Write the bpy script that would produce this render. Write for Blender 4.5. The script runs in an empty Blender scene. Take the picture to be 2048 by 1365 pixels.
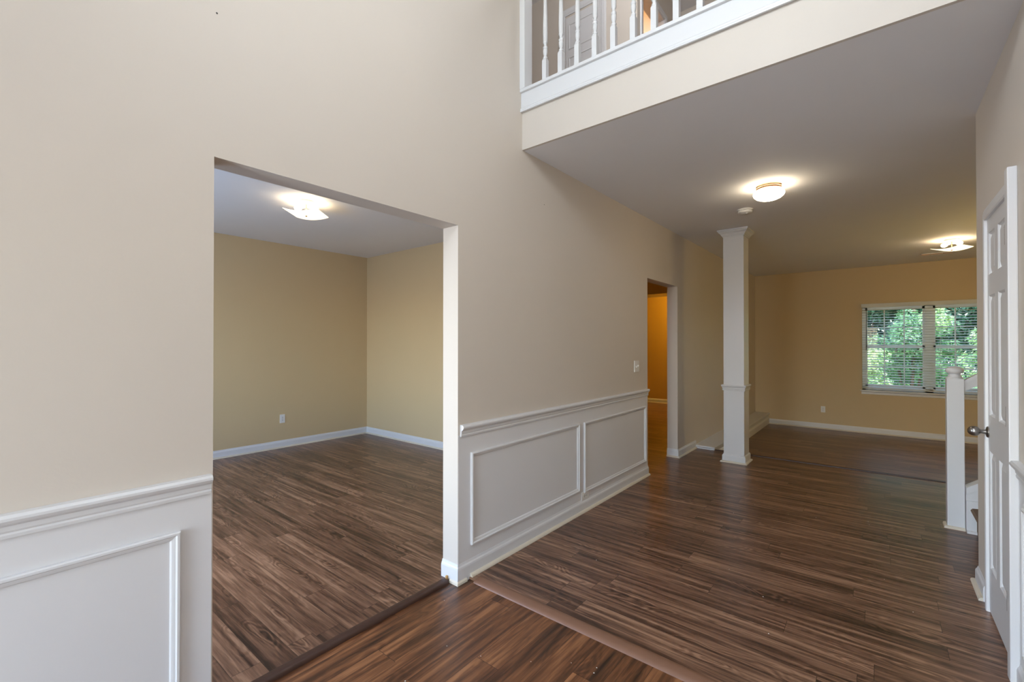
import bpy, bmesh, math, random
from mathutils import Vector, Matrix
random.seed(7)
PI = math.pi
sc = bpy.context.scene
COL = sc.collection

# ------------------------------------------------------------------ camera
cam_d = bpy.data.cameras.new('camera'); cam = bpy.data.objects.new('camera', cam_d); COL.objects.link(cam)
cam_d.sensor_width = 36.0; cam_d.lens = 900.0 * 36.0 / 2048.0
cam_d.clip_start = 0.02; cam_d.clip_end = 200
cam.location = (0, 0, 1.42)
cam.rotation_euler = (PI / 2 + math.atan(5.5 / 900), 0, math.radians(39.2))
sc.camera = cam

# ------------------------------------------------------------------ world, sun, exposure
sc.view_settings.view_transform = 'Standard'
sc.view_settings.look = 'None'
sc.view_settings.exposure = 0.02
sc.view_settings.gamma = 1.0
sc.cycles.use_denoising = True
sc.cycles.max_bounces = 10
sc.cycles.diffuse_bounces = 6
sc.cycles.transparent_max_bounces = 12
sc.cycles.sample_clamp_indirect = 6.0
w = bpy.data.worlds.new('world'); sc.world = w; w.use_nodes = True
nt = w.node_tree; nt.nodes.clear()
wo = nt.nodes.new('ShaderNodeOutputWorld'); bg = nt.nodes.new('ShaderNodeBackground')
sky = nt.nodes.new('ShaderNodeTexSky'); sky.sky_type = 'NISHITA'; sky.sun_disc = False
sky.sun_elevation = math.radians(50); sky.sun_rotation = math.radians(200)
nt.links.new(sky.outputs[0], bg.inputs[0]); nt.links.new(bg.outputs[0], wo.inputs[0])
bg.inputs[1].default_value = 1.7

def lamp(name, kind, loc, energy, color=(1, 1, 1), rot=(0, 0, 0), **kw):
    d = bpy.data.lights.new(name, kind); d.energy = energy; d.color = color
    for k, v in kw.items(): setattr(d, k, v)
    o = bpy.data.objects.new(name, d); o.location = loc; o.rotation_euler = rot; COL.objects.link(o)
    return o
# high sun over the back yard: it falls on the shrubs and on the tops of the blind's slats
lamp('sun', 'SUN', (0, 0, 20), 10.0, (1, .97, .90), Vector((-.50, -.50, -1.25)).to_track_quat('-Z', 'Y').to_euler(), angle=.02)
# daylight through the openings: rectangles that stand in the window openings, facing the rooms
DAY = (.80, .91, 1.0); YW = -2.7; RX = 2.6
lamp('daylight_high_window', 'AREA', (-.75, YW + .03, 4.15), 6, DAY, (PI / 2 - .2, 0, 0), shape='RECTANGLE', size=1.6, size_y=1.0)
lamp('daylight_front_door', 'AREA', (-1.3, YW + .04, 1.0), 80, (.74, .88, 1.0), (2.25, 0, 0), shape='RECTANGLE', size=1.0, size_y=1.6)
lamp('daylight_dining_window', 'AREA', (-4.2, -.96, 1.4), 66, (.52, .74, 1.08), (2.15, 0, 0), shape='RECTANGLE', size=1.9, size_y=1.4)
# added point lights without fixtures, brightening the foyer, living room and upstairs hall
lamp('added_light_foyer', 'POINT', (-.5, .95, 3.4), 54, (.88, .95, 1.0), shadow_soft_size=.22)  # unseen source added to balance the foyer walls and fascia; no globe hangs here
lamp('added_light_living_side', 'POINT', (1.9, 7.3, 1.7), 28, (1, .75, .26), shadow_soft_size=.15)  # added warm fill for the sunken room, hidden behind the right wall
lamp('added_light_upstairs_hall', 'POINT', (-1.5, 3.35, 5.25), 36, (.95, .96, 1.0), shadow_soft_size=.15)  # added to lift the dark hall behind the balusters
lamp('daylight_living_window', 'AREA', (.65, 10.215, 1.36), 0.001, (.85, 1, .86), (-PI / 2, 0, 0), shape='RECTANGLE', size=1.75, size_y=1.45).data.cycles.is_portal = True

# ------------------------------------------------------------------ helpers
def srgb(r, g, b, a=1.0):
    f = lambda c: (c / 255 / 12.92) if c / 255 <= .04045 else ((c / 255 + .055) / 1.055) ** 2.4
    return (f(r), f(g), f(b), a)

def new_mat(name):
    m = bpy.data.materials.new(name); m.use_nodes = True
    nt = m.node_tree; b = nt.nodes['Principled BSDF']
    return m, nt, b

def N(nt, t, **kw):
    n = nt.nodes.new(t)
    for k, v in kw.items(): setattr(n, k, v)
    return n

def paint(name, col, rough=.6, bump=.0, scale=60, spec=.3, mott=.02):
    m, nt, b = new_mat(name)
    b.inputs['Roughness'].default_value = rough; b.inputs['Specular IOR Level'].default_value = spec
    tc = N(nt, 'ShaderNodeTexCoord'); no = N(nt, 'ShaderNodeTexNoise'); no.inputs['Scale'].default_value = 2.3; no.inputs['Detail'].default_value = 5
    nt.links.new(tc.outputs['Object'], no.inputs['Vector'])
    mp = N(nt, 'ShaderNodeMapRange'); mp.inputs[3].default_value = 1 - mott; mp.inputs[4].default_value = 1 + mott
    nt.links.new(no.outputs[0], mp.inputs[0])
    mx = N(nt, 'ShaderNodeVectorMath', operation='SCALE'); mx.inputs[0].default_value = col[:3]
    nt.links.new(mp.outputs[0], mx.inputs['Scale']); nt.links.new(mx.outputs[0], b.inputs['Base Color'])
    if bump > 0:
        n2 = N(nt, 'ShaderNodeTexNoise'); n2.inputs['Scale'].default_value = scale; n2.inputs['Detail'].default_value = 3
        nt.links.new(tc.outputs['Object'], n2.inputs['Vector'])
        bp = N(nt, 'ShaderNodeBump'); bp.inputs['Strength'].default_value = bump; bp.inputs['Distance'].default_value = .002
        nt.links.new(n2.outputs[0], bp.inputs['Height']); nt.links.new(bp.outputs[0], b.inputs['Normal'])
    return m

def metal(name, col, rough):
    m, nt, b = new_mat(name); b.inputs['Base Color'].default_value = col
    b.inputs['Metallic'].default_value = 1; b.inputs['Roughness'].default_value = rough
    return m

def emis(name, col, strength, base=None):
    m, nt, b = new_mat(name); b.inputs['Base Color'].default_value = base or (.9, .85, .75, 1)
    b.inputs['Emission Color'].default_value = col; b.inputs['Emission Strength'].default_value = strength
    b.inputs['Roughness'].default_value = .25
    return m

def wood_floor(name, cols, width, length, along_x, rough=(.24, .40), ring=.5, fine=1.0, spec=.65):
    """planks with per-board tone, stretched grain, cathedral rings and thin seams"""
    m, nt, b = new_mat(name); L = nt.links
    tc = N(nt, 'ShaderNodeTexCoord'); sp = N(nt, 'ShaderNodeSeparateXYZ'); L.new(tc.outputs['Object'], sp.inputs[0])
    u, v = (sp.outputs[0], sp.outputs[1]) if along_x else (sp.outputs[1], sp.outputs[0])
    def M(op, a, c=None, **k):
        n = N(nt, 'ShaderNodeMath', operation=op)
        for i, s in enumerate((a, c)):
            if s is None: continue
            if isinstance(s, (int, float)): n.inputs[i].default_value = s
            else: L.new(s, n.inputs[i])
        return n.outputs[0]
    def XYZ(a, c, d=0.0):
        n = N(nt, 'ShaderNodeCombineXYZ')
        for i, s in enumerate((a, c, d)):
            if isinstance(s, (int, float)): n.inputs[i].default_value = s
            else: L.new(s, n.inputs[i])
        return n.outputs[0]
    rv = M('DIVIDE', v, width); row = M('FLOOR', rv); fv = M('FRACT', rv)
    wn = N(nt, 'ShaderNodeTexWhiteNoise', noise_dimensions='1D'); L.new(row, wn.inputs['W'])
    ru = M('ADD', M('DIVIDE', u, length), M('MULTIPLY', wn.outputs['Value'], 7.31)); col_ = M('FLOOR', ru); fu = M('FRACT', ru)
    wn2 = N(nt, 'ShaderNodeTexWhiteNoise', noise_dimensions='2D'); L.new(XYZ(row, col_), wn2.inputs['Vector'])
    rnd = wn2.outputs['Value']
    off = M('MULTIPLY', rnd, 37.0)
    # broad streaks
    n1 = N(nt, 'ShaderNodeTexNoise'); n1.inputs['Scale'].default_value = 1; n1.inputs['Detail'].default_value = 4; n1.inputs['Roughness'].default_value = .6; n1.inputs['Distortion'].default_value = .35
    L.new(XYZ(M('ADD', M('MULTIPLY', u, 1.3), off), M('MULTIPLY', v, 27.0 * fine), off), n1.inputs['Vector'])
    n4 = N(nt, 'ShaderNodeTexNoise'); n4.inputs['Scale'].default_value = 1; n4.inputs['Detail'].default_value = 3; n4.inputs['Distortion'].default_value = .25
    L.new(XYZ(M('ADD', M('MULTIPLY', u, 3.2), off), M('MULTIPLY', v, 52.0 * fine), M('ADD', off, 5.0)), n4.inputs['Vector'])
    # fine pores
    n2 = N(nt, 'ShaderNodeTexNoise'); n2.inputs['Scale'].default_value = 1; n2.inputs['Detail'].default_value = 5; n2.inputs['Roughness'].default_value = .7
    L.new(XYZ(M('ADD', M('MULTIPLY', u, 9.0), off), M('MULTIPLY', v, 150.0 * fine), off), n2.inputs['Vector'])
    # knots / cathedral rings
    n3 = N(nt, 'ShaderNodeTexNoise'); n3.inputs['Scale'].default_value = 1; n3.inputs['Detail'].default_value = 1.5
    L.new(XYZ(M('ADD', M('MULTIPLY', u, 2.6), off), M('MULTIPLY', v, 9.0), off), n3.inputs['Vector'])
    rings = M('SINE', M('MULTIPLY', n3.outputs[0], 95.0))
    rmask = N(nt, 'ShaderNodeMapRange'); rmask.inputs[1].default_value = .50; rmask.inputs[2].default_value = .68
    L.new(n3.outputs[0], rmask.inputs[0])
    rg = M('MULTIPLY', M('MULTIPLY', rings, rmask.outputs[0]), .13 * ring)
    t = M('ADD', M('ADD', M('MULTIPLY', n1.outputs[0], .66), M('MULTIPLY', n2.outputs[0], .20)), rg)
    t = M('ADD', t, M('MULTIPLY', n4.outputs[0], .36)); t = M('SUBTRACT', t, .035)
    t = M('ADD', t, M('MULTIPLY', M('SUBTRACT', rnd, .5), .10))
    cr = N(nt, 'ShaderNodeValToRGB'); e = cr.color_ramp.elements
    e[0].position = .40; e[0].color = cols[0]; e[1].position = .74; e[1].color = cols[-1]
    for i, c in enumerate(cols[1:-1]):
        x = e.new(.40 + .34 * (i + 1) / (len(cols) - 1)); x.color = c
    L.new(t, cr.inputs[0])
    # seams
    sv = M('LESS_THAN', M('MINIMUM', fv, M('SUBTRACT', 1.0, fv)), .0011 / width)
    su = M('LESS_THAN', M('MINIMUM', fu, M('SUBTRACT', 1.0, fu)), .0012 / length)
    seam = M('MAXIMUM', sv, su)
    mx = N(nt, 'ShaderNodeMix', data_type='RGBA'); mx.inputs[7].default_value = tuple(c * .35 for c in cols[0][:3]) + (1,)
    L.new(M('MULTIPLY', seam, .7), mx.inputs[0]); L.new(cr.outputs[0], mx.inputs[6]); L.new(mx.outputs[2], b.inputs['Base Color'])
    mr = N(nt, 'ShaderNodeMapRange'); mr.inputs[3].default_value = rough[0]; mr.inputs[4].default_value = rough[1]
    L.new(n1.outputs[0], mr.inputs[0]); L.new(mr.outputs[0], b.inputs['Roughness'])
    b.inputs['Specular IOR Level'].default_value = spec
    bp = N(nt, 'ShaderNodeBump'); bp.inputs['Strength'].default_value = .22; bp.inputs['Distance'].default_value = .0016
    L.new(M('SUBTRACT', t, M('MULTIPLY', seam, .6)), bp.inputs['Height']); L.new(bp.outputs[0], b.inputs['Normal'])
    return m

WALL = paint('wall_paint', srgb(207, 198, 187), .55, .12, 90)
WALLT = paint('tan_wall_paint', srgb(204, 182, 144), .55, .12, 90)
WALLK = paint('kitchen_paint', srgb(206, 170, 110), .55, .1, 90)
WHITE = paint('trim_paint', srgb(216, 216, 217), .38, .05, 25, .45, .012)
WAIN = paint('wainscot_paint', srgb(216, 215, 216), .5, .1, 60, .35, .015)
CEIL = paint('ceiling_paint', srgb(230, 229, 230), .8, .1, 70, .2)
CREAM = paint('shoe_paint', srgb(214, 205, 188), .45, .1, 40)
PLASTIC = paint('white_plastic', srgb(226, 224, 220), .35, 0, 1, .5, .005)
SLOT = paint('dark_slot', srgb(58, 54, 50), .6)
NICKEL = metal('brushed_nickel', srgb(150, 146, 142), .28)
HINGE = metal('aged_hinge', srgb(112, 100, 90), .4)
BRASS = metal('lamp_base_metal', srgb(196, 160, 130), .35)
BLIND = paint('blind_white', srgb(238, 240, 240), .4, 0, 1, .4, .005)
def translucent(m, amount):
    nt = m.node_tree; b = nt.nodes['Principled BSDF']; o = nt.nodes['Material Output']
    t = N(nt, 'ShaderNodeBsdfTranslucent'); t.inputs[0].default_value = (.9, .92, .88, 1); x = N(nt, 'ShaderNodeMixShader'); x.inputs[0].default_value = amount
    nt.links.new(b.outputs[0], x.inputs[1]); nt.links.new(t.outputs[0], x.inputs[2]); nt.links.new(x.outputs[0], o.inputs['Surface'])
translucent(BLIND, .35)
DARKW = paint('wand_dark', srgb(60, 60, 55), .4)
VINYL = paint('window_vinyl', srgb(235, 238, 240), .35)
STRIP = paint('strip_brown', srgb(126, 91, 71), .42, .1, 40, .4, .08)
STRIPD = paint('strip_dark', srgb(70, 48, 39), .42, .1, 40, .4, .08)
OAK = paint('raw_wood', srgb(190, 150, 95), .6)
CARPET = paint('stair_carpet', srgb(126, 108, 92), .95, 1.0, 220, .1, .12)
GLOW = emis('lamp_glass', (1, .84, .56, 1), 1.7)
BULB = emis('bulb', (1, .82, .56, 1), 14)
GLOWM = emis('mushroom_glass', (1, .84, .60, 1), 24.0)
FLOOR = wood_floor('floor_hall', [srgb(42, 26, 19), srgb(86, 58, 44), srgb(124, 91, 71), srgb(160, 124, 99)], .122, 1.22, True)
FLOORF = wood_floor('floor_foyer', [srgb(38, 21, 12), srgb(82, 49, 28), srgb(120, 76, 46), srgb(158, 108, 70)], .13, 1.22, False, (.28, .45), .25, .8)
def glass_mat():
    m = bpy.data.materials.new('window_glass'); m.use_nodes = True; nt = m.node_tree; nt.nodes.clear()
    o = N(nt, 'ShaderNodeOutputMaterial'); t = N(nt, 'ShaderNodeBsdfTransparent'); g = N(nt, 'ShaderNodeBsdfGlossy'); g.inputs['Roughness'].default_value = .02
    f = N(nt, 'ShaderNodeFresnel'); f.inputs[0].default_value = 1.3; x = N(nt, 'ShaderNodeMixShader')
    nt.links.new(f.outputs[0], x.inputs[0]); nt.links.new(t.outputs[0], x.inputs[1]); nt.links.new(g.outputs[0], x.inputs[2]); nt.links.new(x.outputs[0], o.inputs[0])
    return m
GLASS = glass_mat()

class MB:
    def __init__(s): s.bm = bmesh.new()
    def box(s, x0, x1, y0, y1, z0, z1, bev=0.0):
        r = bmesh.ops.create_cube(s.bm, size=1.0)
        for v in r['verts']:
            v.co = Vector(((x0 + x1) / 2 + v.co.x * (x1 - x0), (y0 + y1) / 2 + v.co.y * (y1 - y0), (z0 + z1) / 2 + v.co.z * (z1 - z0)))
        if bev > 0:
            ed = list({e for v in r['verts'] for e in v.link_edges})
            bmesh.ops.bevel(s.bm, geom=ed, offset=bev, segments=2, affect='EDGES', profile=.6)
        return s
    def lathe(s, prof, cx, cy, cz=0, seg=24, axis='Z'):
        """prof: list of (radius, height)"""
        rings = []
        for r, h in prof:
            ring = []
            for k in range(seg):
                a = 2 * PI * k / seg; p = (r * math.cos(a), r * math.sin(a), h)
                if axis == 'X': p = (p[2], p[0], p[1])
                ring.append(s.bm.verts.new((cx + p[0], cy + p[1], cz + p[2])))
            rings.append(ring)
        for a, b_ in zip(rings, rings[1:]):
            for k in range(seg): s.bm.faces.new((a[k], a[(k + 1) % seg], b_[(k + 1) % seg], b_[k]))
        s.bm.faces.new(rings[0][::-1]); s.bm.faces.new(rings[-1])
        return s
    def sweep(s, path, prof, Nn, closed=False):
        """prof points (a,b): a toward N x travel direction, b along N"""
        Nn = Vector(Nn); P = [Vector(p) for p in path]; n = len(P); rings = []
        for i in range(n):
            ds = []
            if closed or i > 0: ds.append((P[i] - P[i - 1]).normalized())
            if closed or i < n - 1: ds.append((P[(i + 1) % n] - P[i]).normalized())
            ss = [Nn.cross(d).normalized() for d in ds]
            if len(ss) == 2:
                mvec = (ss[0] + ss[1]) / (1 + ss[0].dot(ss[1]))
            else: mvec = ss[0]
            rings.append([s.bm.verts.new(P[i] + mvec * a + Nn * b) for a, b in prof])
        m = len(prof)
        for i in range(n if closed else n - 1):
            A, B = rings[i], rings[(i + 1) % n]
            for k in range(m): s.bm.faces.new((A[k], A[(k + 1) % m], B[(k + 1) % m], B[k]))
        if not closed:
            s.bm.faces.new(rings[0]); s.bm.faces.new(rings[-1][::-1])
        return s
    def tube(s, a, b, r, seg=10):
        a, b = Vector(a), Vector(b); d = (b - a).normalized()
        t = Vector((0, 0, 1)) if abs(d.z) < .9 else Vector((1, 0, 0)); u = d.cross(t).normalized(); v = d.cross(u)
        R_ = []
        for c in (a, b): R_.append([s.bm.verts.new(c + u * r * math.cos(2 * PI * k / seg) + v * r * math.sin(2 * PI * k / seg)) for k in range(seg)])
        for k in range(seg): s.bm.faces.new((R_[0][k], R_[0][(k + 1) % seg], R_[1][(k + 1) % seg], R_[1][k]))
        s.bm.faces.new(R_[0][::-1]); s.bm.faces.new(R_[1])
        return s
    def sphere(s, c, rx, ry, rz, seg=20, rings=12):
        r = bmesh.ops.create_uvsphere(s.bm, u_segments=seg, v_segments=rings, radius=1)
        for v in r['verts']: v.co = Vector((c[0] + v.co.x * rx, c[1] + v.co.y * ry, c[2] + v.co.z * rz))
        return s
    def quadprism(s, pts, dx):
        """extrude polygon pts by vector dx"""
        A = [s.bm.verts.new(p) for p in pts]; B = [s.bm.verts.new(Vector(p) + Vector(dx)) for p in pts]; n = len(pts)
        s.bm.faces.new(A[::-1]); s.bm.faces.new(B)
        for k in range(n): s.bm.faces.new((A[k], A[(k + 1) % n], B[(k + 1) % n], B[k]))
        return s
    def build(s, name, mat, parent=None, smooth=False, loc=None):
        bmesh.ops.recalc_face_normals(s.bm, faces=s.bm.faces)
        me = bpy.data.meshes.new(name)
        if loc is not None:
            for v in s.bm.verts: v.co -= Vector(loc)
        if smooth:
            for f in s.bm.faces: f.smooth = True
            for e in s.bm.edges:
                if len(e.link_faces) == 2 and e.calc_face_angle(0) > .7: e.smooth = False
        s.bm.to_mesh(me); s.bm.free()
        o = bpy.data.objects.new(name, me); me.materials.append(mat); COL.objects.link(o)
        if parent is not None:
            o.parent = parent
            if loc is None and parent.type == 'EMPTY' or (parent.type == 'EMPTY'):
                pass
        if loc is not None: o.location = loc
        return o

def tag(o, label, cat, group=None, kind=None):
    o['label'] = label; o['category'] = cat
    if group: o['group'] = group
    if kind: o['kind'] = kind
    return o
def struct(o, label, cat): return tag(o, label, cat, None, 'structure')
def empty(name, loc, rz=0):
    o = bpy.data.objects.new(name, None); o.location = loc; o.rotation_euler = (0, 0, rz); o.empty_display_size = .1; COL.objects.link(o)
    return o
def copy_tree(o, parent=None):
    c = o.copy(); COL.objects.link(c)
    if parent is not None: c.parent = parent
    for ch in list(o.children): copy_tree(ch, c)
    return c

# ------------------------------------------------------------------ dimensions (metres, camera at x=0,y=0)
WL = -1.95; WT = .13; ZC = 2.79; ZF2 = 3.12; ZC2 = 5.56; YB = 2.505; WR = .452
YE = 3.82; YF = 10.2; ZL = -.17; FZ = -.012; DX = -6.33; DY = 4.1

# ------------------------------------------------------------------ floors
struct(MB().box(WL - .06, WR + .08, YW, 1.965, -.12, FZ).build('floor_foyer', FLOORF), 'lower foyer floor of dark hand scraped planks in the front corner', 'floor')
m = MB().box(WL, RX, 1.965, 6.36, -.12, 0)
m.box(WL - WT, WL, 4.72, 5.66, -.12, 0)
struct(m.build('floor_hall', FLOOR), 'dark brown plank floor of the hall leading past the column', 'floor')
m = MB().box(DX, WL - WT, -1.0, DY, -.12, 0).box(WL - WT, WL - .06, .605, 1.88, -.12, 0)
struct(m.build('floor_dining', FLOOR), 'brown plank floor of the room through the large opening', 'floor')
struct(MB().box(WL, RX, 6.36, YF, ZL - .1, ZL).build('floor_living', FLOOR), 'sunken dark plank floor below the blinded window', 'floor')
struct(MB().box(-6.0, WL - WT, DY + .12, 11.0, -.12, 0).build('floor_kitchen', FLOOR), 'dark plank floor seen through the narrow doorway', 'floor')

# ------------------------------------------------------------------ walls
x0, x1 = WL - WT, WL
m = MB()
m.box(x0, x1, YW, .605, -.12, ZC2).box(x0, x1, .605, 1.88, 2.13, ZC2).box(x0, x1, 1.88, YB + .09, -.12, ZC2)
m.box(x0, x1, YB + .09, 4.72, -.12, ZF2 - .02).box(x0, x1, 4.72, 5.66, 2.136, ZF2 - .02).box(x0, x1, 5.66, YF + .13, -.3, ZF2 - .02)
struct(m.build('wall_left', WALL), 'tall beige wall with a large opening and a narrow doorway', 'wall')
m = MB()
# right wall with the closet door opening y 2.885..3.505
m.box(WR, WR + .1, YW, 2.875, -.12, ZC).box(WR, WR + .1, 3.515, YE, -.12, ZC).box(WR, WR + .1, 2.875, 3.515, 2.14, ZC)
m.box(WR, WR + .1, YW, YB, ZC, ZC2)
m.box(WR + .1, RX, YE - .1, YE, -.12, ZC)
struct(m.build('wall_right', WALL), 'pale wall around the white closet door', 'wall')
m = MB()   # far wall with the window opening
wx0, wx1, wz0, wz1 = -.235, 1.55, .60, 2.10
m.box(WL, wx0, YF, YF + .13, -.3, ZC).box(wx1, RX + .1, YF, YF + .13, -.3, ZC).box(wx0, wx1, YF, YF + .13, -.3, wz0).box(wx0, wx1, YF, YF + .13, wz1, ZC)
struct(m.build('wall_far', WALLT), 'tan end wall of the sunken room around the blinded window', 'wall')
struct(MB().box(RX, RX + .1, YE, YF, -.3, ZC).build('wall_far_right', WALLT), 'tan wall beyond the staircase', 'wall')
# dining room
struct(MB().box(DX - .12, DX, -1.12, DY + .12, -.12, ZC).build('wall_dining_back', WALLT), 'tan back wall with one outlet inside the large opening', 'wall')
struct(MB().box(DX, WL - WT, DY, DY + .12, -.12, ZC).build('wall_dining_right', WALLT), 'pale wall beside the jamb inside the large opening', 'wall')
m = MB(); a0, a1 = -5.2, -3.2
m.box(DX, a0, -1.12, -1.0, -.12, ZC).box(a1, x0, -1.12, -1.0, -.12, ZC).box(a0, a1, -1.12, -1.0, -.12, .65).box(a0, a1, -1.12, -1.0, 2.25, ZC)
struct(m.build('wall_dining_front', WALLT), 'front wall of the dining room with its window', 'wall')
# foyer front wall (behind the camera) with glazed door and high window
m = MB(); f0, f1 = -1.45, -.05
m.box(x0, f0, YW - .12, YW, -.12, ZC2).box(f1, WR + .1, YW - .12, YW, -.12, ZC2)
m.box(f0, f1, YW - .12, YW, 2.1, 3.65).box(f0, f1, YW - .12, YW, 4.65, ZC2).box(f0, f1, YW - .12, YW, -.12, .3)
struct(m.build('wall_front', WALL), 'front wall of the foyer with glazed door and high window', 'wall')
# kitchen
struct(MB().box(-6.0, WL - WT, 10.6, 10.72, -.12, ZC).build('wall_kitchen_far', WALLK), 'orange lit wall seen through the narrow doorway', 'wall')
struct(MB().box(-6.1, -6.0, DY + .12, 10.72, -.12, ZC).build('wall_kitchen_left', WALLK), 'kitchen side wall', 'wall')
struct(MB().box(-6.0, WL - WT, 9.0, 9.62, 2.44, ZC).build('wall_kitchen_soffit', WALLT), 'dark dropped soffit above the orange wall in the narrow doorway', 'soffit')
# upstairs
XU = -1.92; YC = 4.40; YU = 5.66
struct(MB().box(-4.2, XU - .12, YC, YC + .12, ZF2, ZC2).build('wall_upstairs_closet', WALL), 'tan upstairs wall around the white door behind the balusters', 'wall')
m = MB().box(XU - .12, XU, YC, 4.545, ZF2, ZC2).box(XU - .12, XU, 5.16, YU, ZF2, ZC2).box(XU - .12, XU, 4.545, 5.16, 5.19, ZC2)
struct(m.build('wall_upstairs_side', WALL), 'tan upstairs wall around the orange lit doorway', 'wall')
struct(MB().box(XU - .12, RX, YU, YU + .12, ZF2, ZC2).build('wall_upstairs_far', WALL), 'tan upstairs wall behind the last balusters', 'wall')
struct(MB().box(-4.32, -4.2, YB, YC + .12, ZF2, ZC2).build('wall_upstairs_end', WALL), 'end wall of the upstairs hall', 'wall')
struct(MB().box(-4.2, x0, YB - .03, YB + .09, ZF2, ZC2).build('wall_upstairs_front', WALL), 'front wall of the upstairs hall', 'wall')
struct(MB().box(RX, RX + .1, YB, YU, ZF2, ZC2).build('wall_upstairs_right', WALL), 'right wall of the upstairs hall', 'wall')
struct(MB().box(WR, RX, YB - .12, YB - .02, ZF2, ZC2).build('wall_upstairs_return', WALL), 'return wall beside the balcony', 'wall')
m = MB().box(-3.7, -3.6, 4.53, 6.3, ZF2, ZC2).box(-3.6, XU - .12, 6.2, 6.3, ZF2, ZC2)
struct(m.build('wall_upstairs_room', WALLK), 'orange lit wall inside the upstairs doorway', 'wall')
# balcony fascia
struct(MB().box(WL, WR, YB, YB + .02, ZC, 3.06).build('wall_balcony', WALL), 'beige fascia below the white balcony railing', 'wall')

# ------------------------------------------------------------------ ceilings
struct(MB().box(WL, RX + .1, YB + .02, YF, ZC, ZC + .05).build('ceiling_hall', CEIL), 'grey white ceiling over the hall and sunken room', 'ceiling')
struct(MB().box(DX, x0, -1.0, DY, ZC, ZC + .05).build('ceiling_dining', CEIL), 'pale ceiling of the room through the large opening', 'ceiling')
struct(MB().box(-6.0, x0, DY + .12, 10.6, ZC, ZC + .05).build('ceiling_kitchen', CEIL), 'dark ceiling seen through the narrow doorway', 'ceiling')
struct(MB().box(-4.3, RX + .1, YW - .12, 6.3, ZC2, ZC2 + .08).build('ceiling_upper', CEIL), 'grey ceiling of the upstairs hall and foyer', 'ceiling')
m = MB().box(WL, RX, YB + .03, YU + .1, ZC + .06, ZF2).box(-4.2, WL, YB + .09, 6.3, ZC + .06, ZF2)
struct(m.build('floor_upstairs', CARPET), 'upstairs hall floor behind the balusters', 'floor')

# ------------------------------------------------------------------ trim profiles
BASE = [(0, 0), (.012, 0), (.012, .058), (.010, .066), (.005, .074), (.003, .085), (0, .085)]
BASE5 = [(0, 0), (.013, 0), (.013, .072), (.011, .081), (.006, .089), (.003, .102), (0, .102)]
SHOE = [(.0, 0), (.019, 0), (.0185, .006), (.015, .013), (.008, .018), (0, .019)]
RAIL = [(0, 0), (.010, 0), (.012, .010), (.010, .016), (.013, .022), (.014, .036), (.024, .044), (.030, .054), (.030, .062), (.024, .070), (.006, .072), (0, .072)]
PANEL = [(0, 0), (0, .012), (.004, .016), (.011, .016), (.015, .010), (.020, .009), (.026, .007), (.030, .003), (.030, 0)]
CASE = [(0, 0), (0, .009), (.004, .011), (.014, .012), (.022, .016), (.040, .017), (.052, .018), (.060, .015), (.062, 0)]   # a: inner -> outer edge
Zv = (0, 0, 1)
def baseboard(name, path, label, prof=BASE, shoe=True, z=0.0):
    """path travels with the room on its left"""
    P = [(p[0], p[1], z) for p in path]
    b = MB().sweep(P, prof, Zv).build(name, WHITE); struct(b, label, 'baseboard')
    if shoe:
        def off(P, d):
            return P
        sh = [(a + prof[1][0], bb) for a, bb in SHOE]
        s = MB().sweep(P, sh, Zv).build('shoe_moulding', CREAM, b); s['label'] = 'cream quarter round'
    return b
# left wall, long wainscot side (travel -y with the room at +x: left of -y is +x)
BASEL = [(0, -.012), (.013, -.012)] + BASE5[2:]
b_ = baseboard('baseboard_left', [(WL, 4.72), (WL, 1.88), (x0 - .002, 1.88)], 'white baseboard under the two panel wainscot and around the jamb', BASEL, False)
SH_ = [(a + .013, h_) for a, h_ in SHOE]
MB().sweep([(WL, 4.722, 0), (WL, 1.972, 0)], SH_, Zv).build('shoe_moulding', CREAM, b_)['label'] = 'cream quarter round'
MB().sweep([(WL, 1.94, FZ), (WL, 1.88, FZ), (WL - .055, 1.88, FZ)], [(a + .013, h_) for a, h_ in ((0, 0), (.010, 0), (.009, .012), (0, .020))], Zv).build('shoe_moulding', CREAM, b_)['label'] = 'chipped cream quarter round'
baseboard('baseboard_left_near', [(WL, .605), (WL, YW + .02)], 'white baseboard under the near wainscot', BASE5, z=FZ)
baseboard('baseboard_left_hall', [(WL, 6.36), (WL, 5.66), (x0 - .002, 5.66)], 'short white baseboard between the narrow doorway and the column', BASE5)
baseboard('baseboard_far', [(RX, YF), (-1.70, YF)], 'white baseboard along the tan end wall', BASE5, z=ZL)
baseboard('baseboard_dining_back', [(DX, DY), (DX, -1.0)], 'white baseboard below the outlet inside the large opening', BASE5)
baseboard('baseboard_dining_right', [(x0, DY), (DX, DY)], 'scuffed white baseboard on the short dining wall', BASE5)
baseboard('baseboard_kitchen', [(x0, 10.6), (-6.0, 10.6)], 'baseboard under the orange wall', BASE5)
baseboard('baseboard_right', [(WR, 3.565), (WR, YE), (WR + .5, YE)][::1], 'white baseboard at the corner beyond the closet door', BASE5)
baseboard('baseboard_right_near', [(WR, YW + .02), (WR, 2.79)], 'white baseboard at the near side of the closet door', BASE5, z=FZ)

o = MB().box(-2.030, -2.018, 1.852, 1.866, FZ, .022, .002).build('raw_edge', OAK, b_); o['label'] = 'bare wood chip'

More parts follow.
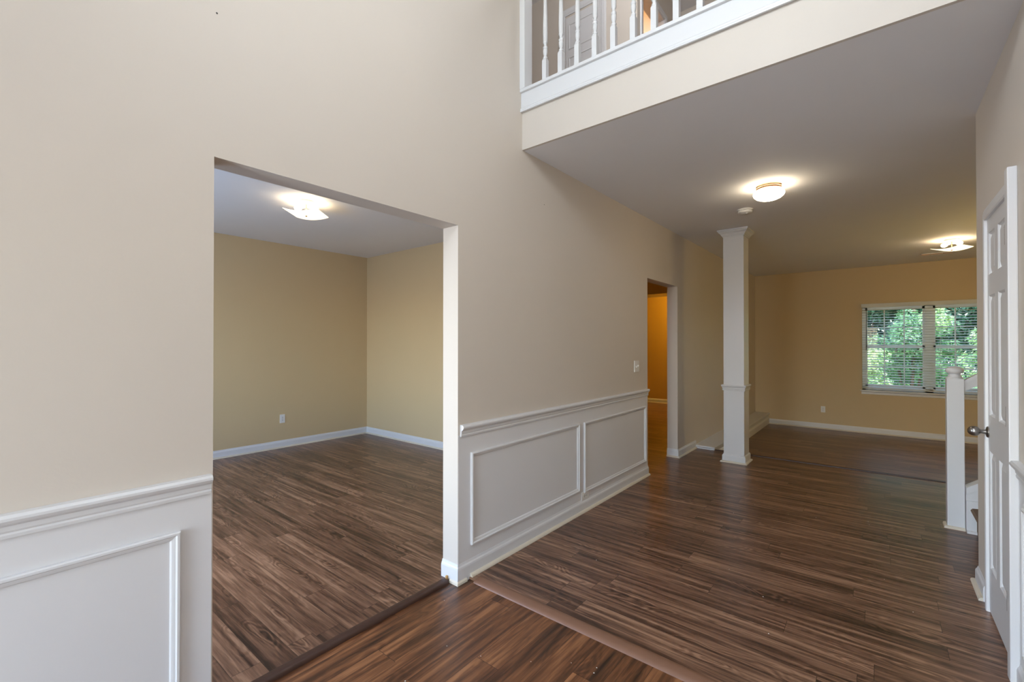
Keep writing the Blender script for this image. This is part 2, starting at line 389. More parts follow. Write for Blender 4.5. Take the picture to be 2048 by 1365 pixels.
# ------------------------------------------------------------------ wainscots
def wainscot(name, side, y0, y1, label, panels, cz=.860, e0=.004, e1=.004):
    """side +1: on the left wall facing +x, -1: on the right wall facing -x"""
    X = WL if side > 0 else WR
    b = MB().box(min(X, X + side * .002), max(X, X + side * .002), y0, y1, .0, .87).build(name, WAIN); struct(b, label, 'wainscot')
    # chair rail: travel so that room is on the left
    P = [(X, y1 - e1, cz), (X, y0 + e0, cz)] if side > 0 else [(X, y0 + e0, cz), (X, y1 - e1, cz)]
    c = MB().sweep(P, RAIL, Zv).build('chair_rail', WHITE, b); c['label'] = 'white moulded chair rail'
    Xp = X + side * .002
    for (p0, p1, q0, q1) in panels:
        R_ = [(Xp, p0, q0), (Xp, p1, q0), (Xp, p1, q1), (Xp, p0, q1)]
        MB().sweep(R_, PANEL, (side, 0, 0), True).build('panel_moulding', WHITE, b)
    return b
wainscot('trim_1', 1, 1.884, 4.716, 'white wainscot with two framed panels between the openings', [(1.985, 3.272, .185, .752), (3.350, 4.652, .155, .752)], e0=.014, e1=.002)
wainscot('trim_2', 1, YW + .02, .601, 'near white wainscot with one framed panel beside the large opening', [(-1.0, .502, .185, .750)], e1=.004)
wainscot('trim_3', -1, YW + .02, 2.79, 'white wainscot beside the closet door', [(1.35, 2.66, .185, .752), (-.1, 1.27, .185, .752)], e1=.0)

# ------------------------------------------------------------------ closet door
dr = MB()
dy0, dy1, dz1 = 2.905, 3.505, 2.13
xf = WR - .004
cols_y = [(dy0, dy0 + .095), (dy0 + .27, dy0 + .35), (dy1 - .095, dy1)]
for a, b_ in cols_y: dr.box(xf, xf + .035, a, b_, .012, dz1)
zr = [(.012, .245), (.857, 1.045), (1.672, 1.782), (2.0, dz1)]
for a, b_ in zr:
    dr.box(xf, xf + .035, dy0 + .095, dy0 + .27, a, b_).box(xf, xf + .035, dy0 + .35, dy1 - .095, a, b_)
for (a, b_) in ((dy0 + .095, dy0 + .27), (dy0 + .35, dy1 - .095)):
    for (c, d) in ((.245, .857), (1.045, 1.672), (1.782, 2.0)):
        dr.box(xf + .012, xf + .03, a, b_, c, d)
        # raised field with sloped sides
        P = [(xf + .012, a + .006, c + .006), (xf + .012, b_ - .006, c + .006), (xf + .012, b_ - .006, d - .006), (xf + .012, a + .006, d - .006)]
        A = [dr.bm.verts.new(p) for p in P]
        i = .034; P2 = [(xf + .003, a + i, c + i), (xf + .003, b_ - i, c + i), (xf + .003, b_ - i, d - i), (xf + .003, a + i, d - i)]
        B = [dr.bm.verts.new(p) for p in P2]
        dr.bm.faces.new(B)
        for k in range(4): dr.bm.faces.new((A[k], A[(k + 1) % 4], B[(k + 1) % 4], B[k]))
        # ogee sticking
        dr.sweep([(xf, a, d), (xf, b_, d), (xf, b_, c), (xf, a, c)], [(-.001, -.0125), (-.001, -.0008), (.003, -.0025), (.006, -.006), (.009, -.0118), (.009, -.0125)], (-1, 0, 0), True)
door = dr.build('door_1', WHITE); struct(door, 'white six panel closet door with nickel knob', 'door')
kb = MB().lathe([(.0, 0), (.033, 0), (.033, .004), (.028, .009), (.013, .012), (.0115, .030), (.013, .034), (.018, .040), (.026, .048), (.0295, .060), (.0275, .074), (.020, .086), (.010, .093), (0.0005, .095)], 0, 0, 0, 28, 'X')
for v in kb.bm.verts: v.co = Vector((xf - .001 - v.co.x * .84, 3.445 + v.co.y * .9, .952 + v.co.z * .9))
k_ = kb.build('door_knob', NICKEL, door, True); k_['label'] = 'brushed nickel knob'
for zc in (1.90, 1.10, .293):
    hb = MB()
    for j in range(5):
        hb.lathe([(.0062, -.0085), (.0068, -.008), (.0068, .008), (.0062, .0085)], xf - .012, 2.902, zc + (j - 2) * .0178, 12)
    hb.lathe([(.004, -.05), (.0055, -.047), (.0055, .047), (.004, .05)], xf - .012, 2.902, zc, 10)
    hb.box(xf - .010, xf + .001, 2.894, 2.912, zc - .044, zc + .044)
    o = hb.build('hinge', HINGE, door, True); o['label'] = 'aged metal hinge'
# jamb + casing
jm = MB().box(WR - .006, WR + .1, 2.868, 2.890, 0, dz1 + .01).box(WR - .006, WR + .1, 3.508, 3.522, 0, dz1 + .01).box(WR - .006, WR + .1, 2.868, 3.522, dz1 + .003, dz1 + .017)
cs = jm
cs.sweep([(WR, 3.512, 0), (WR, 3.512, dz1 + .008), (WR, 2.835, dz1 + .008)], [(-a, b) for a, b in CASE], (-1, 0, 0))
cs.box(WR - .031, WR, 2.79, 2.846, FZ, dz1 + .038, .005)
struct(cs.build('trim_4', WHITE), 'white moulded casing around the closet door', 'door casing')

# ------------------------------------------------------------------ column
col = empty('column', (-1.345, 5.955, 0)); struct(col, 'square white column with crown cap standing at the step edge', 'column')
hx = .113
def cpart(mb, name, mat=WHITE): return mb.build(name, mat, col)
cpart(MB().box(-hx, hx, -.125, .125, .0, ZC - .001, .003), 'shaft')
def ring(prof, z):
    P = [(hx, -.125, z), (hx, .125, z), (-hx, .125, z), (-hx, -.125, z)]
    return MB().sweep(P, [(-a, b) for a, b in prof], Zv, True)
cpart(ring([(-.002, 0), (.014, 0), (.014, .075), (.010, .088), (.004, .094), (.002, .10), (-.002, .10)], 0), 'base')
o = cpart(ring([(.012, 0), (.034, 0), (.033, .008), (.027, .015), (.020, .018), (.012, .018)], 0), 'shoe_moulding', CREAM)
cpart(ring([(-.002, .0), (.009, 0), (.012, .012), (.008, .018), (.012, .024), (.013, .040), (.022, .050), (.024, .062), (.018, .070), (-.002, .070)], .858), 'chair_rail')
cpart(ring([(-.002, 0), (.006, .0), (.006, .010), (.012, .014), (.012, .020), (.018, .026), (.026, .040), (.040, .052), (.046, .056), (.046, .066), (.056, .070), (.056, .086), (-.002, .086)], ZC - .088), 'crown')

# ------------------------------------------------------------------ sunken room ledge and step nosing
m = MB().box(WL, -1.715, 6.362, YF, ZL, .018)
led = m.build('trim_5', WHITE); struct(led, 'white capped ledge along the wall of the sunken room', 'ledge')
MB().sweep([(-1.715, YF, ZL), (-1.715, 6.37, ZL)], [(0, 0), (.014, 0), (.014, .10), (.008, .12), (.003, .13), (0, .13)], Zv).build('skirting', WHITE, led)
MB().sweep([(-1.715, YF, 0), (-1.715, 6.356, 0), (WL, 6.356, 0)], [(0, -.012), (.008, -.012), (.012, 0), (.014, .018), (.020, .022), (.024, .030), (.022, .040), (-.0, .044)], Zv).build('cap_edge', WHITE, led)
MB().box(WL, -1.712, 6.358, YF, .018, .042).build('cap', WHITE, led)
tag(MB().sweep([(-1.70, 6.365, 0), (RX, 6.365, 0)], [(-.004, -.02), (.05, .0), (.045, .006), (.02, .010), (-.012, .008), (-.016, -.004), (-.014, -.022)], Zv).build('step_nosing', STRIPD), 'dark wooden nosing along the step down past the column', 'nosing')

# ------------------------------------------------------------------ floor reducers
def strip(name, path, prof, mat, label):
    return tag(MB().sweep(path, prof, Zv).build(name, mat, None, True), label, 'transition strip')
strip('transition_strip', [(-1.992, 1.845, FZ), (-1.992, .60, FZ)], [(0, 0), (.0, .010), (-.004, .018), (-.012, .0225), (-.040, .0225), (-.052, .016), (-.054, .0)], STRIPD, 'dark rounded wooden strip across the large opening')
strip('transition_strip', [(-1.885, 1.945, FZ), (WR, 1.945, FZ)], [(0, 0), (.004, .008), (.020, .015), (.045, .019), (.062, .0195), (.070, .015), (.070, .0)], STRIP, 'brown sloped floor strip crossing the hall at the foyer')

# ------------------------------------------------------------------ balcony railing
rail = empty('balcony_railing', (-.75, 2.54, 3.2)); tag(rail, 'white balcony railing with turned balusters above the hall ceiling', 'railing')
def rp(mb, name, mat=WHITE, smooth=False, parent=None):
    for v in mb.bm.verts: v.co -= Vector(rail.location)
    return mb.build(name, mat, parent or rail, smooth)
rp(MB().box(WL, WR, YB - .012, YB, 3.055, 3.185), 'fascia_board')
rp(MB().sweep([(WR, YB - .012, 3.05), (WL - .0, YB - .012, 3.05)][::-1], [(0, .0), (-.0, 0), (-.010, .0), (-.012, .008), (-.008, .014), (-.010, .022), (-.004, .030), (0, .030)], Zv), 'bed_moulding')
rp(MB().box(WL, WR, YB - .030, YB + .10, 3.185, 3.207, .004), 'shoe_rail')
rp(MB().box(WL, -1.907, 2.475, 2.565, 3.207, 4.12, .003), 'half_post')
rp(MB().box(WL, WR, 2.50, 2.58, 4.06, 4.12, .02), 'handrail')
def baluster_mesh():
    m = MB(); q = .0165; zb = .0; sq = .165
    m.box(-q, q, -q, q, zb, sq)
    # pyramid shoulder
    A = [m.bm.verts.new((sx * q, sy * q, sq)) for sx, sy in ((-1, -1), (1, -1), (1, 1), (-1, 1))]
    B = [m.bm.verts.new((sx * .0095, sy * .0095, sq + .016)) for sx, sy in ((-1, -1), (1, -1), (1, 1), (-1, 1))]
    for k in range(4): m.bm.faces.new((A[k], A[(k + 1) % 4], B[(k + 1) % 4], B[k]))
    z = sq + .008
    pr_ = [(.0105, 0), (.0115, .004), (.0155, .010), (.0155, .014), (.0105, .018), (.0095, .024), (.0125, .032), (.0155, .044), (.0162, .056), (.0155, .066), (.0125, .072), (.0165, .077), (.0165, .084), (.0125, .088),
           (.010, .096), (.0112, .108), (.0155, .116), (.0165, .120), (.0150, .126), (.0158, .140), (.0165, .18), (.0160, .24), (.0135, .34), (.0105, .45), (.0092, .50), (.0098, .515), (.0155, .525), (.0165, .532), (.0155, .540), (.0115, .546), (.0145, .562), (.0155, .575), (.0125, .585), (.0165, .592), (.0165, .598), (.012, .603), (.0105, .61)]
    m.lathe([(r, z + h) for r, h in pr_], 0, 0, 0, 16)
    m.box(-q, q, -q, q, z + .60, .853)
    return m
b0 = baluster_mesh().build('baluster', WHITE, rail, True); b0.location = Vector((-1.775, 2.54, 3.207)) - Vector(rail.location)
for k in range(1, 18):
    c = b0.copy(); COL.objects.link(c); c.parent = rail; c.location = Vector((-1.775 + .1285 * k, 2.54, 3.207)) - Vector(rail.location)
    if -1.775 + .1285 * k > WR - .06: bpy.data.objects.remove(c)

# ------------------------------------------------------------------ upstairs door, casings
d2 = MB(); dxa, dxb, yd = -2.78, -2.385, YC - .012
d2.box(dxa, dxb, yd, yd + .035, ZF2, 5.16)
for c, d in ((3.30, 3.95), (4.22, 4.68), (4.80, 5.06)):
    d2.sweep([(dxa + .055, yd, c), (dxa + .055, yd, d), (dxb - .055, yd, d), (dxb - .055, yd, c)], [(0, 0), (.004, .005), (.010, .006), (.016, .002), (.02, 0)], (0, -1, 0), True)
door2 = d2.build('door_2', WHITE); struct(door2, 'white panel door behind the balcony balusters', 'door')
for zc in (4.52, 3.4):
    o = MB().box(dxb + .002, dxb + .03, yd - .006, yd, zc - .045, zc + .045).tube((dxb, yd - .006, zc - .047), (dxb, yd - .006, zc + .047), .007).build('hinge', HINGE, door2); o['label'] = 'grey metal hinge'
m = MB()
m.sweep([(dxb + .035, YC - .0, ZF2), (dxb + .035, YC, 5.19), (dxa - .012, YC, 5.19), (dxa - .012, YC, ZF2)], [(-a * 1.25 if True else a, b) for a, b in CASE], (0, -1, 0))
m.box(dxb + .002, dxb + .036, YC - .008, YC, ZF2, 5.19)
struct(m.build('trim_6', WHITE), 'white casing around the door behind the balusters', 'door casing')
m = MB()
m.sweep([(XU, 4.535, ZF2), (XU, 4.535, 5.19), (XU, 5.155, 5.19), (XU, 5.155, ZF2)], [(a, b) for a, b in CASE], (1, 0, 0))
m.box(XU - .12, XU, 4.53, 4.548, ZF2, 5.2).box(XU - .12, XU, 5.145, 5.162, ZF2, 5.2).box(XU - .12, XU, 4.53, 5.162, 5.18, 5.2)
struct(m.build('trim_7', WHITE), 'white casing around the orange lit upstairs doorway', 'door casing')

# ------------------------------------------------------------------ stairs
st = empty('staircase', (.56, 4.3, 0)); tag(st, 'carpeted staircase rising behind the closet wall', 'staircase')
def sp_(mb, name, mat, parent=None, smooth=False):
    for v in mb.bm.verts: v.co -= Vector(st.location)
    return mb.build(name, mat, parent or st, smooth)
for k in range(7):
    xa = .560 + .26 * k; z0, z1 = .19 * k, .19 * (k + 1)
    s = MB().box(xa, xa + .27, YE + .01, 4.80, z0, z1 - .01)
    s.sweep([(xa, YE + .01, 0), (xa, 4.80, 0)], [(-.005, z1 - .055), (.010, z1 - .05), (.028, z1 - .035), (.034, z1 - .018), (.024, z1 - .004), (-.01, z1), (-.27, z1), (-.27, z1 - .02)], Zv)
    sp_(s, 'carpet_step', CARPET, None, True)
sl = .19 / .26
def slope(x): return (x - .50) * sl
sp_(MB().quadprism([(.505, 4.80, 0), (.505, 4.80, .285), (2.4, 4.80, .285 + sl * 1.895), (2.4, 4.80, 0)], (0, .06, 0)), 'stringer', WHITE)
sp_(MB().quadprism([(.505, 4.785, .285), (.505, 4.785, .335), (2.4, 4.785, .335 + sl * 1.895), (2.4, 4.785, .285 + sl * 1.895)], (0, .10, 0)), 'stringer_cap', WHITE)
sp_(MB().box(.505, .62, 4.790, 4.802, 0, .24).sweep([(.505, 4.79, 0), (.56, 4.79, 0)], [(0, 0), (-.022, 0), (-.02, .012), (-.010, .018), (0, .019)], Zv), 'skirt_block', WHITE)
sr = empty('stair_railing', (.453, 4.875, 0)); tag(sr, 'white newel post with ball top and sloping handrail', 'newel post')
def np_(mb, name, mat=WHITE, smooth=False):
    for v in mb.bm.verts: v.co -= Vector(sr.location)
    return mb.build(name, mat, sr, smooth)
np_(MB().box(.404, .502, 4.826, 4.924, 0, 1.15, .004), 'post')
np_(MB().lathe([(.047, 1.146), (.0485, 1.153), (.046, 1.160), (.041, 1.163), (.040, 1.170), (.036, 1.177), (.033, 1.183), (.034, 1.188), (.044, 1.194), (.051, 1.203), (.0535, 1.213), (.051, 1.223), (.044, 1.232), (.031, 1.239), (.015, 1.243), (.001, 1.244)], .453, 4.875, 0, 32), 'ball_finial', WHITE, True)
hr = MB()
za = 1.052
for (y0, y1, za, zb) in ((4.845, 4.905, 1.105, 1.138), (4.853, 4.897, 1.075, 1.106), (4.858, 4.892, 1.050, 1.076)):
    hr.quadprism([(.501, y0, za), (.501, y0, zb), (2.4, y0, zb + 1.9 * .72), (2.4, y0, za + 1.9 * .72)], (0, y1 - y0, 0))
np_(hr, 'handrail')
s = np_(MB().sweep([(.404, 4.924, 0), (.404, 4.826, 0), (.502, 4.826, 0)], [(0, 0), (-.02, 0), (-.018, .012), (-.010, .018), (0, .019)], Zv), 'shoe_moulding', CREAM)

# ------------------------------------------------------------------ far window
win = empty('window_1', (.66, YF + .09, wz0)); struct(win, 'double window with white grilles behind the blind', 'window')
def wp(mb, name, mat=VINYL, parent=None, smooth=False):
    for v in mb.bm.verts: v.co -= Vector(win.location)
    return mb.build(name, mat, parent or win, smooth)
ya, yb = YF + .07, YF + .12
m = MB().box(wx0, wx1, ya, yb, wz0, wz0 + .045).box(wx0, wx1, ya, yb, wz1 - .04, wz1).box(wx0, wx0 + .045, ya, yb, wz0, wz1).box(wx1 - .045, wx1, ya, yb, wz0, wz1).box(.60, .70, ya, yb, wz0, wz1)
wp(m, 'window_frame')
for (a, b_) in ((wx0 + .045, .60), (.70, wx1 - .045)):
    for lo, (c, d, yy) in enumerate(((wz0 + .045, 1.385, ya + .004), (1.345, wz1 - .04, ya + .022))):
        s = MB().box(a, b_, yy, yy + .022, c, c + .045).box(a, b_, yy, yy + .022, d - .045, d).box(a, a + .03, yy, yy + .022, c, d).box(b_ - .03, b_, yy, yy + .022, c, d)
        s_ = wp(s, 'sash')
        g = MB(); wd = (b_ - a) / 3
        for k in (1, 2): g.box(a + wd * k - .009, a + wd * k + .009, yy + .006, yy + .016, c + .04, d - .04)
        zm = (c + d) / 2; g.box(a + .02, b_ - .02, yy + .0065, yy + .0155, zm - .009, zm + .009)
        wp(g, 'grille', VINYL, s_)
        wp(MB().box(a + .02, b_ - .02, yy + .009, yy + .012, c + .03, d - .03), 'pane', GLASS, s_)
wp(MB().box(wx0 - .03, wx1 + .03, YF - .045, YF + .07, wz0 - .022, wz0, .004).sweep([(wx0 - .012, YF, wz0 - .022), (wx1 + .012, YF, wz0 - .022)], [(0, 0), (-.020, 0), (-.018, -.012), (-.010, -.020), (-.012, -.050), (0, -.055)], Zv), 'window_sill', WHITE)
bl = empty('window_blind', (.66, YF - .03, 2.08)); tag(bl, 'white slatted blind hanging open over the far window', 'blind')
def bp_(mb, name, mat=BLIND, parent=None):
    for v in mb.bm.verts: v.co -= Vector(bl.location)
    return mb.build(name, mat, parent or bl)
bx0, bx1 = -.245, 1.57
bp_(MB().box(bx0, bx1, YF - .075, YF - .06, 2.058, 2.125, .003).box(bx0, bx0 + .01, YF - .06, YF - .002, 2.058, 2.125).box(bx1 - .01, bx1, YF - .06, YF - .002, 2.058, 2.125), 'valance')
bp_(MB().box(bx0 + .02, bx1 - .02, YF - .055, YF - .01, 2.062, 2.10), 'headrail')
m = MB(); z = .662
while z < 2.05:
    t = math.radians(11)
    dy_, dz_ = .0245 * math.cos(t), .0245 * math.sin(t)
    m.quadprism([(bx0 + .012, YF - .033 - dy_, z - dz_), (bx0 + .012, YF - .033, z + .0020), (bx0 + .012, YF - .033 + dy_, z + dz_), (bx0 + .012, YF - .033 + dy_, z + dz_ - .0028), (bx0 + .012, YF - .033, z - .0008), (bx0 + .012, YF - .033 - dy_, z - dz_ - .0028)], (bx1 - bx0 - .024, 0, 0))
    z += .0435
bp_(m, 'slats')
bp_(MB().box(bx0 + .012, bx1 - .012, YF - .058, YF - .008, .625, .643, .003), 'bottom_rail')
m = MB()
for xx in (-.09, .33, .78, 1.25):
    for yy in (YF - .060, YF - .006): m.tube((xx, yy, .64), (xx, yy, 2.06), .0012, 6)
bp_(m, 'ladder_cords')
o = bp_(MB().tube((-.175, YF - .068, 1.30), (-.172, YF - .068, 2.06), .005, 8), 'tilt_wand', DARKW); o['label'] = 'thin dark tilt wand'

# ------------------------------------------------------------------ ceiling lamps
def glass_lamp(loc, rz, label):
    t = empty('ceiling_light', loc, rz); tag(t, label, 'ceiling light', 'bent glass ceiling lights')
    MB().lathe([(.0, 0), (.075, 0), (.078, -.004), (.076, -.018), (.060, -.024), (.0, -.026)][::-1], 0, 0, 0, 32).build('canopy', PLASTIC, t, True)
    MB().tube((0, 0, -.02), (0, 0, -.138), .006).sphere((0, 0, -.141), .010, .010, .006).build('stem', BRASS, t, True)
    for sx in (-1, 1):
        b = MB().tube((sx * .012, 0, -.045), (sx * .045, 0, -.055), .014).build('socket', PLASTIC, t, True)
        MB().sphere((sx * .078, 0, -.062), .036, .027, .027).build('bulb', BULB, t, True)
    # bent square sheet: corners up along +-x
    m = MB(); n = 14; S = .155; V = {}
    for lay, dz in ((0, 0), (1, -.005)):
        for i in range(n + 1):
            for j in range(n + 1):
                x = -S + 2 * S * i / n; y = -S + 2 * S * j / n
                V[lay, i, j] = m.bm.verts.new((x, y, -.131 + 1.05 * x * x + dz))
    for i in range(n):
        for j in range(n):
            m.bm.faces.new((V[0, i, j], V[0, i + 1, j], V[0, i + 1, j + 1], V[0, i, j + 1]))
            m.bm.faces.new((V[1, i, j], V[1, i, j + 1], V[1, i + 1, j + 1], V[1, i + 1, j]))
    for i in range(n):
        for (a, b_) in (((i, 0), (i + 1, 0)), ((i, n), (i + 1, n)), ((0, i), (0, i + 1)), ((n, i), (n, i + 1))):
            m.bm.faces.new((V[0, *a], V[1, *a], V[1, *b_], V[0, *b_]))
    o = m.build('glass_shade', GLOW, t, True); o['label'] = 'curved frosted glass square, lit'
    return t
glass_lamp((-4.268, 2.10, ZC), math.radians(42), 'lit bent glass ceiling light in the room through the large opening')
glass_lamp((.745, 8.22, ZC), math.radians(-28), 'lit bent glass ceiling light beside the vent in the sunken room')
ml = empty('ceiling_light', (-.735, 4.42, ZC)); tag(ml, 'lit mushroom shaped ceiling light with metal ring over the hall', 'ceiling light')
MB().lathe([(.0, 0), (.098, 0), (.099, -.006), (.093, -.010), (.098, -.015), (.098, -.020), (.092, -.024), (.097, -.030), (.096, -.036), (.088, -.040), (0, -.04)][::-1], 0, 0, 0, 40).build('metal_ring', BRASS, ml, True)
o = MB().lathe([(.085, -.034), (.090, -.042), (.108, -.050), (.119, -.062), (.121, -.074), (.115, -.088), (.098, -.104), (.070, -.117), (.035, -.124), (.001, -.126)][::-1], 0, 0, 0, 40).build('glass_bowl', GLOWM, ml, True); o['label'] = 'glowing frosted glass bowl'
# light of the lamps' bulbs
lamp('bulb_glow_dining', 'POINT', (-4.268, 2.10, ZC - .06), 6, (1, .82, .60), shadow_soft_size=.05)
lamp('bulb_glow_living', 'POINT', (.745, 8.22, ZC - .06), 9, (1, .72, .42), shadow_soft_size=.05)
lamp('bulb_glow_kitchen', 'POINT', (-2.7, 10.05, 2.35), 66, (1, .60, .045), shadow_soft_size=.08)
lamp('bulb_glow_upstairs', 'POINT', (-2.9, 5.6, 5.0), 22, (1, .48, .07), shadow_soft_size=.08)

# ------------------------------------------------------------------ small fixtures
sd = empty('smoke_detector', (-1.055, 5.06, ZC)); tag(sd, 'round white smoke detector on the hall ceiling near the column', 'smoke detector')
MB().lathe([(0, 0), (.074, 0), (.074, -.008), (.07, -.010), (0, -.011)][::-1], 0, 0, 0, 32).build('mounting_plate', PLASTIC, sd, True)
MB().lathe([(0, -.010), (.066, -.010), (.068, -.014), (.064, -.017), (.069, -.021), (.066, -.034), (.056, -.041), (0, -.043)][::-1], 0, 0, 0, 32).build('housing', PLASTIC, sd, True)
MB().lathe([(0, -.042), (.012, -.042), (.010, -.046), (0, -.046)][::-1], .02, -.02, 0, 16).build('test_button', PLASTIC, sd, True)
vt = empty('air_vent', (.68, 9.34, ZC)); tag(vt, 'narrow dark slotted air vent in the ceiling near the window', 'vent')
MB().box(-.19, .19, -.075, -.055, -.008, 0).box(-.19, .19, .055, .075, -.008, 0).box(-.19, -.17, -.075, .075, -.008, 0).box(.17, .19, -.075, .075, -.008, 0).box(-.075, -.065, -.06, .06, -.008, -.001).box(.06, .07, -.06, .06, -.008, -.001).build('frame', PLASTIC, vt)
m = MB()
for k in range(7): m.box(-.17, .17, -.05 + .0155 * k, -.046 + .0155 * k, -.006, -.0015)
m.build('louvres', BRASS, vt)
MB().box(-.172, .172, -.057, .057, -.0014, -.0004).build('duct', SLOT, vt)

def outlet(loc, normal, label, horizontal=False, parts=True):
    """built facing -y, then turned"""
    rz = {'-y': 0, '+x': PI / 2, '-x': -PI / 2}[normal]
    t = empty('wall_outlet', loc, rz); tag(t, label, 'outlet', 'wall outlets')
    W, H = (.070, .115)
    a = MB(); b = MB(); c = MB()
    a.box(-W / 2, W / 2, -.006, 0, -H / 2, H / 2, .0025)
    for s in (-1, 1):
        b.lathe([(0, -.0), (.0165, 0), (.0165, .0015), (0, .0016)], 0, 0, 0, 20)
        for v in b.bm.verts:
            if not v.tag: v.co = Vector((v.co.x, -.006 - v.co.z, v.co.y * .86 + s * .0195)); v.tag = True
        for sx in (-.0055, .0055): c.box(sx - .0012, sx + .0012, -.0082, -.0074, s * .0195 - .003, s * .0195 + .006)
        c.box(-.002, .002, -.0082, -.0074, s * .0195 - .0105, s * .0195 - .0065)
    c.box(-.002, .002, -.0075, -.0058, -.002, .002)
    if horizontal:
        R_ = Matrix.Rotation(PI / 2, 4, 'Y')
        for q in (a, b, c): bmesh.ops.transform(q.bm, matrix=R_, verts=q.bm.verts)
    a.build('cover_plate', PLASTIC, t); b.build('socket_face', PLASTIC, t, True); o = c.build('slots', SLOT, t); o['label'] = 'dark plug slots'
    return t
outlet((DX, 2.79, .395), '+x', 'white outlet on the tan wall of the room through the large opening')
outlet((-.815, YF, .195), '-y', 'white outlet on the end wall left of the blinded window')
outlet((WL + .002, 3.37, .128), '+x', 'sideways outlet between the two wainscot panels above the baseboard', True)
sw = empty('light_switch', (WL, 4.43, 1.187), PI / 2); tag(sw, 'white double light switch above the wainscot by the narrow doorway', 'light switch')
MB().box(-.058, .058, -.007, 0, -.058, .058, .003).build('cover_plate', PLASTIC, sw)
for sx in (-.023, .023):
    MB().quadprism([(sx - .005, -.006, -.010), (sx - .005, -.006, .010), (sx - .005, -.018, .012 if sx > 0 else -.004), (sx - .005, -.018, .004 if sx > 0 else -.012)], (.010, 0, 0)).build('toggle', PLASTIC, sw)
# nail holes in the left wall
def nail(y, z, r, label):
    tag(MB().lathe([(0, 0), (r, 0), (r * .8, .0012), (0, .0013)], 0, 0, 0, 10, 'X').build('nail_hole', SLOT), label, 'nail hole', 'nail holes in the left wall').location = (WL + .0005, y, z)
nail(.612, 2.68, .0035, 'tiny dark nail hole high above the large opening')
nail(2.774, 2.468, .003, 'tiny dark nail hole right of the large opening below the ceiling edge')
nail(.566, .70, .0035, 'tiny dark nail hole in the near wainscot by the opening')

# paint flecks on the floors
fl0 = None
rf = random.Random(3)
spots = []
for k in range(16): spots.append((rf.uniform(-1.9, -.6), rf.uniform(1.0, 1.85), FZ))
for k in range(14): spots.append((rf.uniform(-1.7, .2), rf.uniform(2.1, 4.6), 0))
for k, (x, y, z) in enumerate(spots):
    if fl0 is None:
        m = MB(); A = [(-.5, -.3), (.3, -.45), (.5, .2), (-.1, .5)]
        m.quadprism([(a * .006, b * .006, 0) for a, b in A], (0, 0, .0012)); fl0 = m.build('paint_fleck', PLASTIC); o = fl0
        tag(o, 'tiny white paint fleck lying on the dark floorboards', 'paint fleck', 'paint flecks on the floor')
    else:
        o = fl0.copy(); COL.objects.link(o)
    o.location = (x, y, z); o.rotation_euler = (0, 0, rf.uniform(0, 6)); s = rf.uniform(.5, 1.3); o.scale = (s, s * rf.uniform(.4, 1), 1)

# ------------------------------------------------------------------ outside: ground and shrubs
GRASS = paint('lawn', srgb(70, 96, 45), .9, .5, 30, .2, .2)
struct(MB().box(-25, 25, YF + .2, 40, -.9, -.75).build('ground', GRASS), 'green ground outside the far window', 'ground')
def leafmat(name, c0, c1):
    m, nt, b = new_mat(name)
    tc = N(nt, 'ShaderNodeTexCoord'); no = N(nt, 'ShaderNodeTexNoise'); no.inputs['Scale'].default_value = 9
    nt.links.new(tc.outputs['Object'], no.inputs['Vector'])
    cr = N(nt, 'ShaderNodeValToRGB'); cr.color_ramp.elements[0].position = .35; cr.color_ramp.elements[1].position = .65
    cr.color_ramp.elements[0].color = c0; cr.color_ramp.elements[1].color = c1
    nt.links.new(no.outputs[0], cr.inputs[0]); nt.links.new(cr.outputs[0], b.inputs['Base Color'])
    b.inputs['Roughness'].default_value = .4; b.inputs['Specular IOR Level'].default_value = .6
    translucent(m, .4); t_ = [n for n in nt.nodes if n.type == 'BSDF_TRANSLUCENT'][0]; nt.links.new(cr.outputs[0], t_.inputs[0])
    return m
LF = [leafmat('leaf_bright', srgb(104, 150, 92), srgb(200, 222, 160)), leafmat('leaf_mid', srgb(62, 106, 68), srgb(124, 168, 110)), leafmat('leaf_dark', srgb(34, 72, 54), srgb(74, 118, 84))]
BARK = paint('bark', srgb(84, 66, 50), .9, .6, 30)
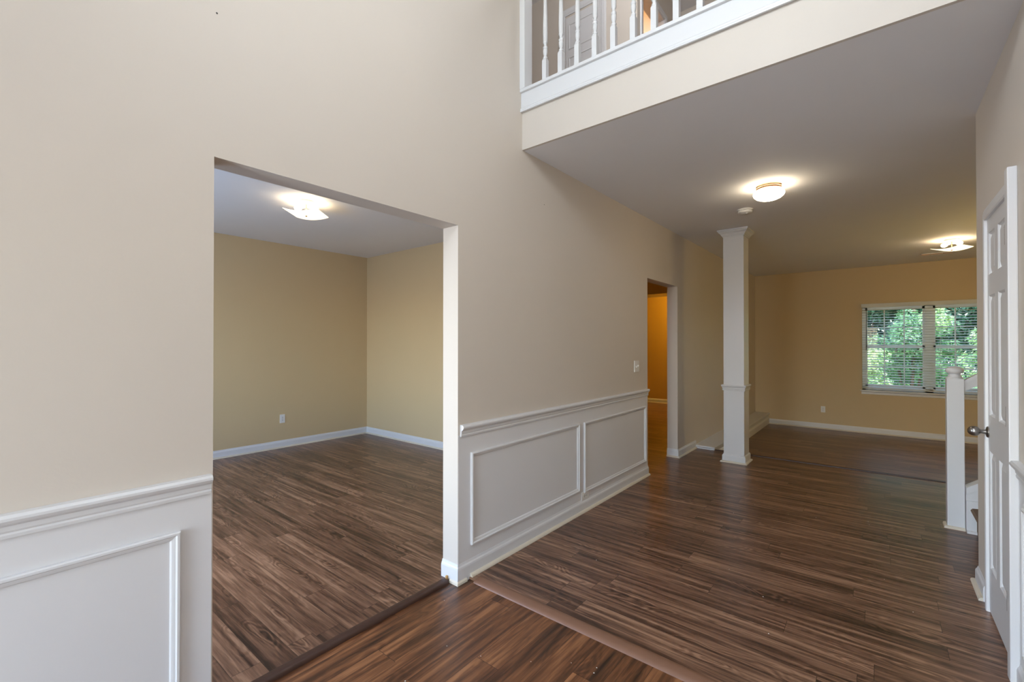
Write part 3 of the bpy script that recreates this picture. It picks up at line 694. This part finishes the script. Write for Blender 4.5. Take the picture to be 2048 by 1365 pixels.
def shrub(name, x, y, r, h, nleaf, size, mat, label, cat, group, seed):
    rr = random.Random(seed); t = empty(name, (x, y, -.75)); tag(t, label, cat, group)
    m = MB(); cl = [(rr.gauss(0, r * .45), rr.gauss(0, r * .4), h * rr.uniform(.15, .95), r * rr.uniform(.25, .5)) for _ in range(26)]
    for k in range(nleaf):
        cx, cy, cz, cr_ = rr.choice(cl)
        d = Vector((rr.gauss(0, 1), rr.gauss(0, 1), rr.gauss(0, 1))).normalized() * cr_ * rr.uniform(.6, 1)
        p = Vector((cx, cy, cz)) + d
        if p.z < .05: continue
        n = (d.normalized() + Vector((rr.gauss(0, .5), rr.gauss(0, .5), rr.gauss(.5, .5)))).normalized()
        u = n.cross(Vector((rr.gauss(0, 1), rr.gauss(0, 1), rr.gauss(0, 1)))).normalized(); v = n.cross(u); s = size * rr.uniform(.6, 1.3)
        q = [p - u * s, p + v * s * .42 - n * s * .12, p + u * s, p - v * s * .42 - n * s * .12]
        m.bm.faces.new([m.bm.verts.new(c) for c in q])
    me = bpy.data.meshes.new('foliage'); m.bm.to_mesh(me); m.bm.free(); me.materials.append(mat)
    o = bpy.data.objects.new('foliage', me); COL.objects.link(o); o.parent = t
    s = MB()
    for k in range(5):
        a = 2 * PI * k / 5; s.tube((.05 * math.cos(a), .05 * math.sin(a), 0), (r * .4 * math.cos(a), r * .4 * math.sin(a), h * .7), .03, 8)
    s.build('stems', BARK, t)
    return t
shrub('leafy_shrub', -.45, 13.0, .62, 2.0, 4200, .055, LF[0], 'bright leafy shrub low outside the left half of the window', 'shrub', 'shrubs outside the window', 1)
shrub('leafy_shrub', 2.5, 13.4, .95, 3.9, 8500, .06, LF[0], 'tall bright shrub outside the right half of the window', 'shrub', 'shrubs outside the window', 2)
shrub('leafy_shrub', .6, 15.6, .8, 3.0, 6000, .06, LF[1], 'mid green shrub behind the window mullion', 'shrub', 'shrubs outside the window', 3)
k = 0
for (x, y, r, h, lab) in ((-2.8, 19.5, 1.7, 7.0, 'dark tree outside the left edge of the window'), (1.3, 21.0, 1.6, 7.4, 'dark tree standing behind the mid green shrub'), (5.9, 19.2, 1.7, 7.2, 'dark tree outside the right edge of the window'),
                          (-.6, 25.5, 2.1, 10.0, 'tall dark tree in the back row seen left of the mullion'), (4.2, 25.8, 2.1, 10.0, 'tall dark tree in the back row seen right of the mullion'),
                          (1.9, 31.0, 2.4, 13.0, 'tallest dark tree furthest back behind the mullion')):
    k += 1; shrub('evergreen_tree', x, y, r, h, 15000, .12 if y < 22 else .17, LF[2], lab, 'tree', 'trees outside the window', 3 + k)
